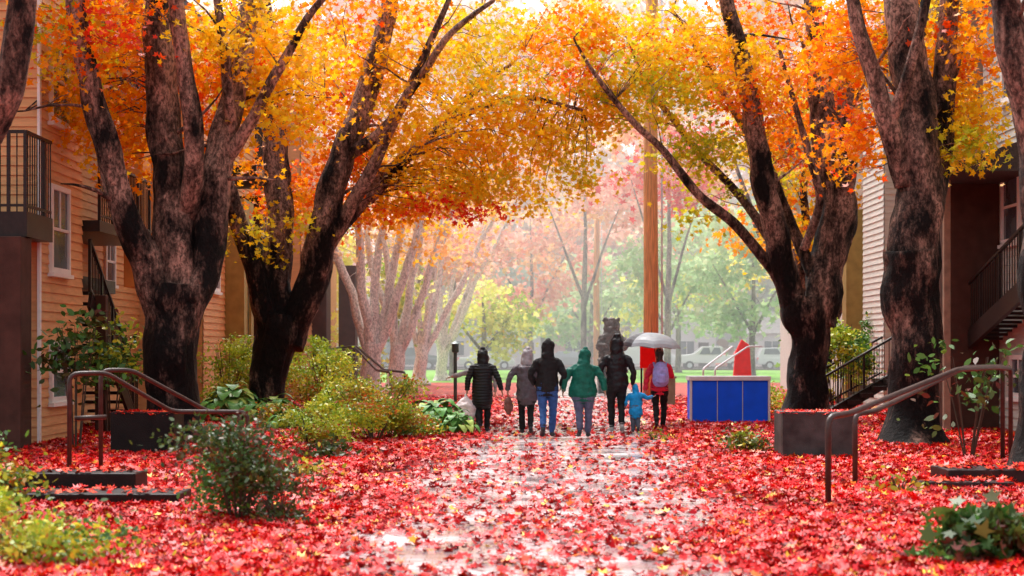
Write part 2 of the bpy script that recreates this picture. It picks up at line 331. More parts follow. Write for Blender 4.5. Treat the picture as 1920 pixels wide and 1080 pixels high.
# ------------------------------------------------------------ ground
def groundmat(name,stops,scale,rough,bump=.5):
    m,nt,b=newmat(name); N=nt.nodes; L=nt.links
    tc=N.new('ShaderNodeTexCoord')
    v=N.new('ShaderNodeTexVoronoi'); v.inputs['Scale'].default_value=scale; L.new(tc.outputs['Object'],v.inputs[0])
    sp=N.new('ShaderNodeSeparateColor'); L.new(v.outputs['Color'],sp.inputs[0])
    r=ramp(nt,stops); L.new(sp.outputs[0],r.inputs[0]); L.new(r.outputs[0],b.inputs['Base Color']); b.inputs['Roughness'].default_value=rough; b.inputs['Specular IOR Level'].default_value=.15
    bp=N.new('ShaderNodeBump'); bp.inputs['Strength'].default_value=bump; bp.inputs['Distance'].default_value=.03
    L.new(sp.outputs[1],bp.inputs['Height']); L.new(bp.outputs[0],b.inputs['Normal']); return m
G1=groundmat('leaf_litter',[(0,(.04,.005,.005)),(.4,(.20,.008,.008)),(.7,(.48,.015,.012)),(.9,(.65,.05,.02)),(1,(.6,.22,.06))],14,.6)
GL=mat('lawn_grass',(.17,.38,.04),.8,.4,2,.6,60,spec=.2)
ASPH=mat('asphalt',(.2,.19,.19),.5,.3,3,.2,80)
def quad(name,pts,m,z):
    mb=MB(); mb.add([(x,y,z) for x,y in pts],[tuple(range(len(pts)))]); return mb.obj(name,[m])
quad('ground',[(-600,-20),(600,-20),(600,1500),(-600,1500)],G1,0)
quad('lawn',[(-40,82),(60,82),(60,131),(-40,131)],GL,.004)
quad('street',[(-200,132),(200,132),(200,146),(-200,146)],ASPH,.008)
kb=MB(); kb.box((-200,131.6,0),(200,132,.12)); kb.box((-200,146,0),(200,146.3,.12)); kb.obj('kerb',[CONC])
pm,nt,b=newmat('wet_brick_path'); N=nt.nodes; L=nt.links
tc=N.new('ShaderNodeTexCoord'); br=N.new('ShaderNodeTexBrick'); br.inputs['Scale'].default_value=1; br.inputs['Brick Width'].default_value=.22; br.inputs['Row Height'].default_value=.11; br.inputs['Mortar Size'].default_value=.006
br.inputs['Color1'].default_value=(.40,.32,.33,1); br.inputs['Color2'].default_value=(.54,.47,.48,1); br.inputs['Mortar'].default_value=(.2,.15,.15,1)
L.new(tc.outputs['Object'],br.inputs[0])
n1=N.new('ShaderNodeTexNoise'); n1.inputs['Scale'].default_value=1.3; n1.inputs['Detail'].default_value=6; L.new(tc.outputs['Object'],n1.inputs[0])
r1=ramp(nt,[(.35,(.65,.6,.6)),(.65,(1.2,1.17,1.17))]); L.new(n1.outputs[0],r1.inputs[0])
mx=N.new('ShaderNodeMixRGB'); mx.blend_type='MULTIPLY'; mx.inputs[0].default_value=1; L.new(br.outputs[0],mx.inputs[1]); L.new(r1.outputs[0],mx.inputs[2]); L.new(mx.outputs[0],b.inputs['Base Color'])
r3=ramp(nt,[(.4,(.10,.10,.10)),(.65,(.35,.35,.35))]); L.new(n1.outputs[0],r3.inputs[0]); L.new(r3.outputs[0],b.inputs['Roughness'])
bp=N.new('ShaderNodeBump'); bp.inputs['Strength'].default_value=.25; bp.inputs['Distance'].default_value=.01; L.new(br.outputs['Fac'],bp.inputs['Height']); bp.invert=True; L.new(bp.outputs[0],b.inputs['Normal'])
def cx(Y): return -.28+.041*Y
quad('footpath',[(cx(2)-2,2),(cx(2)+2,2),(cx(74)+2.2,74),(cx(131)+2.2,131),(cx(131)-2.2,131),(cx(74)-2.2,74)],pm,.008)
def fallen():
    n=340000
    Y=10.5+ (rng.uniform(0,1,n)**1.55)*46
    hw=Y*.33+1.2
    X=rng.uniform(-1,1,n)*hw
    d=np.abs(X-(cx(Y)))+ .3*np.sin(Y*.9+X)
    nz=np.array([noise.noise(Vector((x*.9,y*.45,3)))+.6*noise.noise(Vector((x*3,y*1.5,8))) for x,y in zip(X[:],Y[:])])
    p=np.where(d<1.3,.12,np.where(d<2.1,.12+(d-1.3)*.85,1.0)); p=p*(1+nz*1.3*(d<2.1))
    k=rng.uniform(0,1,n)<p; X=X[k];Y=Y[k]; n=len(X); d=d[k]; nz=nz[k]
    Z=rng.uniform(.014,.075,n)*np.where(d<1.9,.3,1)+.006
    P=np.array([(.72,.006,.01),(.80,.015,.015),(.48,.005,.01),(.82,.06,.015),(.62,.012,.022),(.88,.18,.025),(.93,.5,.05),(.2,.005,.006),(.85,.28,.22)])
    idx=rng.choice(len(P),size=n,p=[.25,.22,.19,.10,.08,.05,.03,.06,.02]); K=P[idx]*rng.uniform(.6,1.1,size=(n,1))*(1+.5*nz[:,None]*(d[:,None]>2))
    leafmesh('fallen_leaves',np.stack([X,Y,Z],1),rng.uniform(.055,.105,n)*(1+(Y>30)*.3),K,LEAFG,None,MAPLE,flat=.45)
fallen()
# ------------------------------------------------------------ shrubs
STEM=mat('shrub_stem',(.06,.035,.02),.7)
def shrub(X,Y,W,H,pals,n=26,leaf=.07,per=26,z0=.12,name='shrub',spread=.13,tm=OVAL):
    e=empty(name); mb=MB()
    for k in range(9):
        a=random.uniform(0,6.28); r=random.uniform(.3,.8)*W/2
        mb.tube([(X+.06*math.cos(a),Y+.06*math.sin(a),0),(X+r*.5*math.cos(a),Y+r*.5*math.sin(a),H*.45),(X+r*math.cos(a),Y+r*math.sin(a),H*.85)],[.014,.01,.004],5)
    mb.obj('stems',[STEM],e)
    bl=[(X+random.uniform(-.34,.34)*W,Y+random.uniform(-.34,.34)*W,z0+(H-z0)*random.uniform(.15,.85),W*.2,W*.2,H*.17,n/5,random.choice(pals)) for _ in range(11)]
    C,K,_=sprays(bl,leaf,per,spread); k=C[:,2]>.03
    leafmesh('foliage',C[k],rng.uniform(.7,1.4,size=k.sum())*leaf*1.15,K[k],LEAFS,e,tm)
random.seed(5)
shrub(-2.5,15.6,1.15,1.0,['dkgreen','dkgreen','green'],80,.045,26,.12)
shrub(-2.1,15.3,.5,.35,['dkgreen'],14,.05,20,.02)
shrub(-2.35,29.2,1.9,1.15,['ygreen','mixy','ygreen'],110,.055,30,.1)
shrub(-3.0,31,1.4,1.1,['ygreen','mixy'],60,.055,30,.1)
shrub(-1.75,30.5,1.0,.5,['ygreen','green'],30,.06,26,.05)
shrub(-3.3,28,1.0,.6,['ygreen','mixy'],30,.055,26,.05)
shrub(-4.5,13.2,1.3,.85,['mixy','ygreen','ygreen'],80,.05,26,.05)
shrub(-3.4,12.5,1.3,.36,['mixy','ygreen','green'],46,.045,22,.02)
shrub(-4.9,15.6,1.0,1.0,['green','mixy'],50,.06,22,.1)
shrub(-6.9,27.0,1.1,2.3,['dkgreen','green'],20,.11,12,.9,'rhododendron_shrub',.16)
shrub(-7.4,31.5,1.4,2.2,['green','ygreen'],26,.1,14,.8,'rhododendron_shrub',.18)
shrub(-6.5,39,1.6,2.0,['ygreen','ygreen'],50,.07,24,.2)
shrub(-4.6,42,1.9,1.8,['ygreen','mixy'],60,.07,26,.2)
shrub(-5.6,46,2.2,2.0,['ygreen'],60,.08,26,.2)
shrub(-3.6,37,1.6,1.0,['ygreen','mixy'],50,.06,24,.1)
shrub(-4.4,33.5,1.1,.55,['green','mixy'],40,.07,22,.05)
shrub(-2.7,24.5,.7,.3,['dkgreen'],16,.08,14,.03)
shrub(-2.6,20.8,.5,.22,['mixy'],10,.07,12,.02)
shrub(3.6,26,.7,.35,['dkgreen','mixy'],20,.06,20,.03)
shrub(2.5,30,.4,.15,['mixy'],6,.06,12,.02)
shrub(7.8,41,2.0,2.6,['green','ygreen'],60,.09,24,.5)
shrub(10.2,46,2.4,2.9,['green','ygreen'],70,.09,24,.5)
shrub(6.55,24.5,1.5,1.75,['green','dkgreen'],14,.11,9,.5,'rhododendron_shrub',.18)
shrub(5.9,40,1.0,.8,['ygreen'],24,.07,20,.1)
shrub(4.2,18.5,.6,.25,['mixy'],5,.07,10,.02)
def hosta(X,Y,R,n,c1,c2,H=.35,ls=1.0):
    e=empty('hosta_plant'); mb=MB()
    for k in range(n):
        a=k*2.4+random.uniform(-.3,.3); t=((k+.5)/n)**.6; L_=R*ls*random.uniform(.42,.6); r0=R*t*.75
        ca,sa=math.cos(a),math.sin(a); w=L_*.4; z0=H*(1.15-t*.75)*random.uniform(.85,1.15)+.03
        rows=[]; M=6
        for i in range(M+1):
            s_=i/M; rr=r0+L_*s_*(1-.15*s_*t); z=z0+.25*L_*math.sin(s_*2.4)-.55*s_*s_*L_*(.4+t)
            ww=w*math.sin(math.pi*min(.97,.1+s_*.87))**.7
            for q,zz in ((-1,.12),(-.5,.03),(0,0),(.5,.03),(1,.12)):
                rows.append((X+ca*rr-sa*ww*q,Y+sa*rr+ca*ww*q,max(.02,z+zz*ww)))
        fs=[]
        for i in range(M):
            for j in range(4): fs.append((i*5+j,i*5+j+1,i*5+j+6,i*5+j+5))
        mb.add(rows,fs,random.choice([0,0,1]))
        mb.tube([(X,Y,0),(X+ca*r0,Y+sa*r0,z0)],[.008,.006],4,0)
    mb.obj('leaves',[c1,c2],e,smooth=True)
HG=mat('hosta_green',(.10,.28,.05),.4,.4,9,.4,12,spec=.3); HG2=mat('hosta_light',(.38,.5,.1),.4,.3,9,.4,12,spec=.3)
hosta(-1.45,32,.62,70,HG,HG2,.55); hosta(-1.0,31.4,.4,34,HG,HG2,.35)
hosta(-6.0,36.5,.75,70,HG,HG2,.65); hosta(-5.0,36,.6,50,HG,HG2,.5); hosta(-4.3,33,.45,30,HG,HG2,.35)
# low dark broad-leaved plant, right foreground
shrub(3.62,12.7,.75,.42,['green','dkgreen'],34,.105,10,.05,'broadleaf_shrub',.10,MAPLE)
shrub(3.25,12.4,.5,.22,['green','dkgreen'],14,.09,9,.03,'broadleaf_shrub',.09,MAPLE)
# ------------------------------------------------------------ buildings
SIDE_O=mat('ochre_siding',(.68,.36,.16),.6,.12,3,.1,30,stretch=(1,1,8),spec=.2); SIDE_B=mat('beige_siding',(.56,.55,.50),.6,.1,3,.1,30,stretch=(1,1,8),spec=.2)
BROWN=mat('brown_render',(.07,.03,.022),.7,.25,4,.2,60,spec=.2); OLIVE=mat('olive_render',(.34,.25,.07),.7,.2,4,.2,60); ORW=mat('orange_render',(.75,.28,.06),.7,.15,4,.15,60); SHING=mat('shingle_roof',(.045,.04,.04),.7,.4,20,.6,60)
def siding(mb,p,q,z0,z1,out,h=.16,mi=0):
    p=Vector((*p,0));q=Vector((*q,0));o=Vector((*out,0)).normalized(); z=z0
    while z<z1-.01:
        t=min(z+h,z1)
        a=[p+o*.03+Vector((0,0,z)),q+o*.03+Vector((0,0,z)),q+o*.004+Vector((0,0,t)),p+o*.004+Vector((0,0,t)),p+Vector((0,0,z)),q+Vector((0,0,z))]
        mb.add(a,[(0,1,2,3),(4,5,1,0)],mi); z=t
def window(parent,X,Y0,Y1,z0,z1,s,sl=.041,sash=True):
    mb=MB(); 
    def bx(ya,yb,za,zb,d0,d1,mi): 
        xa,xb=sorted((X+s*d0,X+s*d1)); mb.box((xa,ya,za),(xb,yb,zb),mi)
    f=.09
    bx(Y0,Y1,z0,z0+f,.0,.07,0); bx(Y0,Y1,z1-f,z1,.0,.07,0); bx(Y0,Y0+f,z0+f,z1-f,.0,.07,0); bx(Y1-f,Y1,z0+f,z1-f,.0,.07,0)
    zm=(z0+z1)/2; bx(Y0+f,Y1-f,zm-.025,zm+.025,.0,.06,0)
    bx(Y0+f,Y1-f,z0+f,zm-.025,.0,.03,1); bx(Y0+f,Y1-f,zm+.025,z1-f,.0,.03,1)
    if sash: 
        ym=(Y0+Y1)/2; bx(ym-.02,ym+.02,zm+.025,z1-f,.03,.05,0)
    bx(Y0-.06,Y1+.06,z0-.07,z0-.002,.0,.11,0)
    mb.obj('window',[WHITE,GLASS],parent)
def rail(mb,p,q,h=1.0,step=.13,mi=0,post=.05):
    p=Vector(p);q=Vector(q); up=Vector((0,0,h)); L_=(q-p).length
    mb.beam(p+up,q+up,.06,.05,mi); mb.beam(p+Vector((0,0,.1)),q+Vector((0,0,.1)),.04,.04,mi)
    n=max(2,int(L_/step))
    for i in range(n+1):
        c=p.lerp(q,i/n); w=.018 if i%8 else post
        mb.beam(c,c+up,w,w,mi)
LB=empty('apartment_building')
mb=MB()
xw=-7.82
siding(mb,(xw,28.2),(xw,31.0),0,9.4,(1,0)); siding(mb,(-16,28.2),(xw-.0,28.2),0,9.4,(0,-1))
mb.box((-16,28.22,0),(xw-.01,30.98,9.4),0)
mb.box((xw-.005,28.12,0),(xw+.04,28.22,9.4),2); 
xr=-8.75
siding(mb,(xr,31),(xr,40),0,9.4,(1,0)); mb.box((-16,31,0),(xr-.01,40,9.4),0)
xw2=-7.25
siding(mb,(xw2,40),(xw2,43),0,9.4,(1,0)); mb.box((-16,40.02,0),(xw2-.01,43,9.4),0); siding(mb,(xr,40),(xw2,40),0,9.4,(0,-1))
siding(mb,(-8,43),(-8,54),0,9.4,(1,0)); mb.box((-16,43,0),(-8.01,54,9.4),0)
siding(mb,(-6.7,54),(-6.7,57),0,9.4,(1,0)); mb.box((-16,54.02,0),(-6.71,57,9.4),0)
mb.box((-16,57,0),(-7.4,72,9.4),0)
mb.obj('walls',[SIDE_O,BROWN,WHITE],LB)
mb=MB(); mb.box((-16.5,27.7,9.4),(-7.5,72.5,9.65)); mb.add([(-16.5,27.7,9.65),(-7.5,27.7,9.65),(-7.5,72.5,9.65),(-16.5,72.5,9.65),(-11.8,27.7,12),(-11.8,72.5,12)],[(0,1,4),(1,2,5,4),(2,3,5),(3,0,4,5)]); mb.obj('roof',[SHING],LB)
for z0,z1 in ((2.9,4.4),(5.45,6.95),(.7,1.75),(8.0,9.2)): window(LB,xw+.01,28.75,29.95,z0,z1,1)
for z0,z1 in ((3.0,4.0),(5.6,6.9)): window(LB,xr+.01,36.5,37.4,z0,z1,1); 
window(LB,xr+.01,33,33.9,1.0,2.3,1); window(LB,xw2+.01,41,42,3.0,4.4,1)
mb=MB()
mb.box((-8.5,26.4,0),(-7.6,27.0,3.35),0); mb.box((-8.6,31.05,3.9),(-8.1,31.5,9.4),2); mb.box((-8.1,35.6,2.9),(-7.7,36.4,9.3),2)
mb.box((-7.25,43.02,0),(-6.75,44.6,5.4),1); mb.box((-6.72,43.6,0),(-6.66,43.8,4.8),1)
mb.box((-7.0,57.02,0),(-6.2,58.4,4.9),0); mb.box((-6.2,61,0),(-5.6,62,4.6),0)
mb.box((-8.1,49,0),(-7.2,50,6),0)
mb.box((-7.7,31.5,0),(-7.5,31.7,2.6),0)
mb.obj('columns',[BROWN,OLIVE,ORW],LB,bevel=.01)
mb=MB()
mb.box((-11,26.6,3.36),(-7.56,28.1,3.75),0); rail(mb,(-11,26.65,3.75),(-7.6,26.65,3.75),1.25); rail(mb,(-7.6,26.65,3.75),(-7.6,28.1,3.75),1.25)
mb.box((-8.74,31.05,3.75),(-7.5,35.5,3.95),0); rail(mb,(-7.52,31.1,3.95),(-7.52,35.5,3.95),1.1)
mb.box((-8.74,31.05,6.5),(-7.5,35.5,6.7),0); rail(mb,(-7.52,31.1,6.7),(-7.52,35.5,6.7),1.1)
mb.box((-8.74,31.05,2.7),(-7.9,34.0,2.95),0)
for z in (3.3,6.2): mb.box((-7.99,44.7,z),(-6.7,49,z+.22),0); rail(mb,(-6.72,44.8,z+.22),(-6.72,49,z+.22),1.1)
for i in range(14): mb.box((-8.6,31.2+i*.28,2.6-i*.19),(-7.75,31.5+i*.28,2.66-i*.19),0)
mb.beam((-7.72,31.2,2.5),(-7.72,35.2,-.1),.06,.3); rail(mb,(-7.72,31.2,2.65),(-7.72,35.2,0.05),.95)
mb.obj('balconies_and_stairs',[DARKM],LB)
def handrail(name,paths,r=.028,m=RAILM):
    mb=MB()
    for pts in paths:
        P=smooth_corner(pts); mb.tube(P,r,10)
    return mb.obj(name,[m],smooth=True)
def smooth_corner(pts,c=.12):
    P=[Vector(p) for p in pts]; out=[P[0]]
    for i in range(1,len(P)-1):
        a=(P[i-1]-P[i]); b_=(P[i+1]-P[i]); ca=min(c,a.length/2.2); cb=min(c,b_.length/2.2)
        A=P[i]+a.normalized()*ca; B=P[i]+b_.normalized()*cb
        for t in (0,.25,.5,.75,1): out.append(A*(1-t)**2+P[i]*2*t*(1-t)+B*t*t)
    out.append(P[-1]); return out
handrail('handrail',[[(-5.42,20.9,-.02),(-5.42,20.9,1.30),(-5.02,21.1,1.31),(-4.42,22.2,.79),(-3.5,22.6,.77),(-3.5,22.6,-.02)],[(-5.38,21.0,.75),(-5.04,21.2,.76)]],.030)
handrail('handrail',[[(-5.3,22.0,-.02),(-5.3,22.0,1.33),(-4.95,22.2,1.33),(-4.15,23.4,.74),(-3.75,23.5,.74),(-3.75,23.5,-.02)]],.030)
handrail('handrail',[[(3.15,17.0,-.02),(3.15,17.0,.93),(3.42,17.3,.95),(5.3,20.3,1.36),(6.2,21.9,1.37),(6.72,23.0,1.34),(6.72,23.0,-.02)]],.032)
handrail('handrail',[[(3.9,19.4,-.02),(3.9,19.4,.86),(4.2,19.8,.88),(6.0,22.6,1.36),(6.9,24.0,1.36),(6.9,24.0,-.02)]],.032)
handrail('handrail',[[(-6.2,58,1.6),(-5.2,56,1.7),(-4.2,53,.95),(-3.7,52,.9),(-3.7,52,0)],[(-6.2,59,1.6),(-5.2,57,1.7),(-4.0,53.5,.95),(-3.3,52.6,.9),(-3.3,52.6,0)]],.04)
def topleaves(o,x0,x1,y0,y1,z,n):
    C=np.stack([rng.uniform(x0,x1,n),rng.uniform(y0,y1,n),rng.uniform(z+.005,z+.03,n)],1)
    P=np.array([(.72,.01,.012),(.8,.03,.015),(.82,.1,.03)]); leafmesh('leaves_on_top',C,rng.uniform(.06,.11,n),P[rng.integers(3,size=n)],LEAFG,o,MAPLE,.3)
def steps(name,boxes,m=CONC,n=90):
    mb=MB(); 
    for a,b_ in boxes: mb.box(a,b_)
    o=mb.obj(name,[m],bevel=.015)
    for a,b_ in boxes: topleaves(o,a[0],b_[0],a[1],b_[1],b_[2],n)
    return o
steps('concrete_steps',[((-5.6,17.9,0),(-3.95,18.5,.30)),((-5.0,17.1,0),(-3.35,17.85,.15))],mat('dark_concrete',(.014,.008,.008),.5,.4,5,.3,40,spec=.2),120)
steps('concrete_steps',[((4.55,19.0,0),(5.6,19.5,.12)),((5.0,19.55,0),(6.3,20.4,.22))],mat('dark_concrete_b',(.03,.013,.013),.5,.4,5,.3,40,spec=.2),120)
def planter(X,Y,w,d,h,mname,c):
    mb=MB(); t=.09
    mb.box((X-w/2,Y,0),(X+w/2,Y+t,h)); mb.box((X-w/2,Y+d-t,0),(X+w/2,Y+d,h)); mb.box((X-w/2,Y+t,0),(X-w/2+t,Y+d-t,h)); mb.box((X+w/2-t,Y+t,0),(X+w/2,Y+d-t,h)); mb.box((X-w/2+t,Y+t,0),(X+w/2-t,Y+d-t,h-.08),1)
    o=mb.obj('concrete_planter',[mat(mname,c,.55,.5,4,.4,50,spec=.2),G1],bevel=.012)
    topleaves(o,X-w/2,X+w/2,Y,Y+d,h-.04,380)
planter(4.42,24.6,1.04,.8,.70,'planter_concrete',(.055,.052,.052))
planter(-5.55,25.6,.95,.8,.66,'planter_concrete_b',(.009,.006,.006))
RB=empty('apartment_building')
mb=MB()
siding(mb,(9.45,33.4),(9.45,22),0,9.4,(-1,0)); mb.box((9.47,22,0),(18,33.4,9.4))
siding(mb,(10.3,43.9),(10.3,33.42),0,9.4,(-1,0)); mb.box((10.32,33.4,0),(18,44,9.4))
siding(mb,(9.6,46.6),(9.6,44),0,9.4,(-1,0)); siding(mb,(9.6,44),(10.3,44),0,9.4,(0,-1)); mb.box((9.62,44.02,0),(18,46.6,9.4))
mb.box((11,46.6,0),(18,70,9.4))
mb.obj('walls',[SIDE_B],RB)
window(RB,9.44,31.6,32.75,3.6,5.0,-1,sash=False); window(RB,9.44,31.6,32.75,6.3,7.7,-1); window(RB,9.44,31.2,32.2,.7,1.5,-1)
mb=MB(); mb.box((9.1,21.5,9.4),(18.5,70,9.65)); mb.add([(9.1,21.5,9.65),(18.5,21.5,9.65),(18.5,70,9.65),(9.1,70,9.65),(13.5,21.5,12),(13.5,70,12)],[(0,1,4),(1,2,5,4),(2,3,5),(3,0,4,5)])
mb.obj('roof',[SHING],RB)
mb=MB(); mb.box((8.35,33.0,0),(9.42,33.38,5.1),0); mb.box((8.15,32.2,0),(8.28,32.32,5.0),2); mb.box((9.4,48,0),(10.4,48.6,5.3),1); mb.box((9.55,48.1,5.3),(10.2,48.5,5.55),1); mb.box((9.0,38,0),(9.6,38.5,6),0)
mb.box((8.42,34.2,5.1),(9.44,34.5,9.3),2)
mb.obj('columns',[BROWN,OLIVE,mat('tan_post',(.3,.2,.14),.6)],RB,bevel=.01)
mb=MB()
mb.add([(7.95,30.6,4.95),(9.44,30.6,5.45),(9.44,33.3,5.45),(7.95,33.3,4.95),(7.95,30.6,4.8),(9.44,30.6,4.8),(9.44,33.3,4.8),(7.95,33.3,4.8)],[(0,1,2,3),(4,7,6,5),(0,4,5,1),(1,5,6,2),(2,6,7,3),(3,7,4,0)],1)
for i in range(9): mb.beam((7.9,30.7+i*.3,4.76),(7.6,30.7+i*.3,4.76),.07,.1,0)
p=Vector((8.85,36,1.05)); q=Vector((8.85,28.0,3.0)); mb.beam(p,q,.08,.32); rail(mb,p+Vector((0,0,.1)),q+Vector((0,0,.1)),1.0,.16); 
for i in range(26): 
    c=p.lerp(q,i/26); mb.box((8.9,c.y-.15,c.z-.02),(9.43,c.y+.15,c.z+.03))
p=Vector((7.2,39.5,.0)); q=Vector((9.0,40.2,.95)); rail(mb,p,q,.95,.15); rail(mb,p+Vector((-.1,1.3,0)),q+Vector((0,1.3,0)),.95,.15); mb.beam(p,q,.1,.25)
for i in range(6): mb.box((7.2+i*.3,39.6,i*.16),(7.5+i*.3,41.2,.1+i*.16))
mb.obj('awning_and_stairs',[DARKM,SHING],RB)
# ------------------------------------------------------------ blue box
BLUE=mat('blue_panel',(.003,.10,.9),.5,.1,3,.05,30,spec=.2); BFR=mat('grey_frame',(.62,.64,.68),.4,.1)
bb=MB(); X0,Yb=3.77,36.0; w=1.66;h=1.0
bb.box((X0,Yb+.03,.05),(X0+w,Yb+.7,h-.06),0)
for i in range(3):
    a=X0+.03+i*(w-.06)/3; bb.box((a+.012,Yb,.06),(a+(w-.06)/3-.012,Yb+.028,h-.08),0)
bb.box((X0-.03,Yb-.03,h-.058),(X0+w+.03,Yb+.75,h+.03),1)
for x in (X0-.02,X0+w-.03): bb.box((x,Yb-.012,0),(x+.05,Yb+.027,h-.06),1)
for i in (1,2):
    a=X0+.03+i*(w-.06)/3; bb.box((a-.008,Yb+.006,.05),(a+.008,Yb+.029,h-.07),1)
bb.box((X0+.03,Yb+.01,0),(X0+w-.03,Yb+.028,.05),1)
bb.obj('storage_cabinet',[BLUE,BFR],bevel=.004)
# ------------------------------------------------------------ poles, lights, signs
POLE=mat('weathered_pole_wood',(.6,.26,.09),.65,.45,5,.6,22,stretch=(7,7,.35),spec=.2)
for X,Y,r,H in ((4.35,53.5,.24,14),(5.3,107,.21,11.5)):
    mb=MB(); mb.tube([(X,Y,0),(X+.01,Y,H*.25),(X-.01,Y,H*.5),(X+.05,Y,H)],[r,r*.96,r*.92,r*.8],18); mb.beam((X-1.2,Y-.25,H-.8),(X+1.2,Y-.25,H-.8),.1,.13)
    mb.tube([(X+r+.1,Y-.1,0),(X+r+.1,Y-.1,H)],.03,6,1)
    mb.obj('utility_pole',[POLE,BFR],smooth=True)
mb=MB(); mb.tube([(-1.62,48.8,0),(-1.62,48.8,1.5)],.05,10); mb.tube([(-1.62,48.8,1.5),(-1.62,48.8,1.52),(-1.62,48.8,1.75),(-1.62,48.8,1.76),(-1.62,48.8,1.84)],[.06,.1,.1,.16,.02],12)
mb.obj('path_light',[mat('green_metal',(.02,.06,.05),.4)],smooth=False)
mb=MB(); mb.box((4.25,47,0),(4.5,47.3,.8)); mb.box((4.22,46.97,.8),(4.53,47.33,.86)); mb.obj('utility_box',[mat('box_green',(.2,.24,.18),.5)],bevel=.01)
RED=mat('red_paint',(.85,.006,.006),.6,.08,spec=.15)
mb=MB(); mb.box((3.75,50,1.05),(4.2,50.05,1.75)); mb.tube([(3.8,50.1,0),(3.8,50.1,1.8)],.03,8,1); mb.tube([(4.15,50.1,0),(4.15,50.1,1.8)],.03,8,1); mb.obj('red_sign',[RED,DARKM])
mb=MB(); X=8.1;Y=60
mb.add([(X-.36,Y,0),(X+.36,Y,0),(X+.26,Y,1.75),(X-.02,Y,1.95),(X-.24,Y,1.5),(X-.36,Y+.3,0),(X+.36,Y+.3,0),(X+.26,Y+.2,1.75),(X-.02,Y+.2,1.95),(X-.24,Y+.2,1.5)],[(0,1,2,3,4),(9,8,7,6,5),(0,5,6,1),(1,6,7,2),(2,7,8,3),(3,8,9,4),(4,9,5,0)])
mb.obj('red_sculpture',[RED],bevel=.03)
handrail('handrail',[[(6.9,58,0),(6.9,58,.95),(8.3,60,1.7),(8.8,60,1.7)],[(6.5,58,0),(6.5,58,.95),(7.8,60.5,1.7)]],.03,BFR)
# ------------------------------------------------------------ remesh helper (statue + people)
class Body:
    def __init__(s): s.mb=MB(); s.pt=[]; s.lb=[]
    def loft(s,pts,label,n=16,seg=.03,side=None):
        P=[np.array(p,float) for p in pts]; D=[P[0]]
        for a,b in zip(P[:-1],P[1:]):
            m=max(1,int(np.linalg.norm((b-a)[:3])/seg))
            for i in range(1,m+1): D.append(a+(b-a)*i/m)
        def cap(p,d):
            r=min(p[3],p[4]); out=[]
            for t in (.5,.85,1.0):
                q=p.copy(); q[:3]+=d*r*math.sin(t*math.pi/2)*.8; k=max(.12,math.cos(t*math.pi/2)); q[3]*=k;q[4]*=k; out.append(q)
            return out
        d0=(D[0]-D[1])[:3]; d0/=np.linalg.norm(d0)+1e-9; d1=(D[-1]-D[-2])[:3]; d1/=np.linalg.norm(d1)+1e-9
        D=cap(D[0],d0)[::-1]+D+cap(D[-1],d1)
        vs=[];N_=len(D)
        gd=Vector((D[-1]-D[0])[:3]).normalized()
        sd=Vector(side) if side else (Vector((1,0,0)) if abs(gd.x)<.8 else Vector((0,1,0)))
        for i,p in enumerate(D):
            d=Vector((D[min(i+1,N_-1)]-D[max(i-1,0)])[:3]).normalized()
            a=(sd-d*sd.dot(d)).normalized(); b=d.cross(a); c=Vector(p[:3])
            for k in range(n):
                t=2*math.pi*k/n; v=c+a*math.cos(t)*p[3]+b*math.sin(t)*p[4]; vs.append(v); s.pt.append(v); s.lb.append(label)
        fs=[(i*n+k,i*n+(k+1)%n,(i+1)*n+(k+1)%n,(i+1)*n+k) for i in range(N_-1) for k in range(n)]
        fs.append(tuple(range(n))[::-1]); fs.append(tuple((N_-1)*n+k for k in range(n)))
        s.mb.add(vs,fs)
    def build(s,name,mats,voxel,parent,disp=None,sm=4):
        o=s.mb.obj('tmp',[]); r=o.modifiers.new('r','REMESH'); r.mode='VOXEL'; r.voxel_size=voxel
        q=o.modifiers.new('s','SMOOTH'); q.iterations=sm; q.factor=.5
        dg=bpy.context.evaluated_depsgraph_get(); me=bpy.data.meshes.new_from_object(o.evaluated_get(dg)); me.name=name
        bpy.data.objects.remove(o)
        kd=kdtree.KDTree(len(s.pt))
        for i,p in enumerate(s.pt): kd.insert(p,i)
        kd.balance()
        if disp:
            nn=[v.normal.copy() for v in me.vertices]
            for v,nm in zip(me.vertices,nn):
                lb=s.lb[kd.find(v.co)[1]]; d=disp(lb,v.co); v.co=v.co+nm*d
        me.materials.clear()
        for m in mats: me.materials.append(m)
        for f in me.polygons: f.material_index=s.lb[kd.find(f.center)[1]]; f.use_smooth=True
        ob=bpy.data.objects.new(name,me); COL.objects.link(ob)
        if parent: ob.parent=parent
        return ob
st=empty('carved_bear_statue'); B=Body(); X,Y=3.62,62
Z=.95
B.loft([(X,Y,Z,.46,.38),(X,Y,Z+.5,.47,.4),(X,Y,Z+1.0,.42,.34),(X,Y,Z+1.25,.32,.28)],0,20,.06)
B.loft([(X,Y,Z+1.35,.29,.26),(X,Y,Z+1.62,.27,.24)],0,16,.06)
B.loft([(X,Y,Z+1.45,.13,.1),(X-.05,Y-.3,Z+1.4,.09,.08)],0,12,.05)
for s_ in (-1,1):
    B.loft([(X+s_*.22,Y,Z+1.7,.09,.07),(X+s_*.24,Y,Z+1.78,.07,.05)],0,10,.04)
    B.loft([(X+s_*.34,Y-.1,Z+1.05,.16,.16),(X+s_*.46,Y-.25,Z+.7,.13,.13),(X+s_*.22,Y-.4,Z+.75,.1,.1)],0,12,.05)
    B.loft([(X+s_*.26,Y-.05,Z+.3,.22,.2),(X+s_*.36,Y-.2,Z-.02,.19,.2),(X+s_*.3,Y-.35,Z-.1,.13,.1)],0,12,.05)
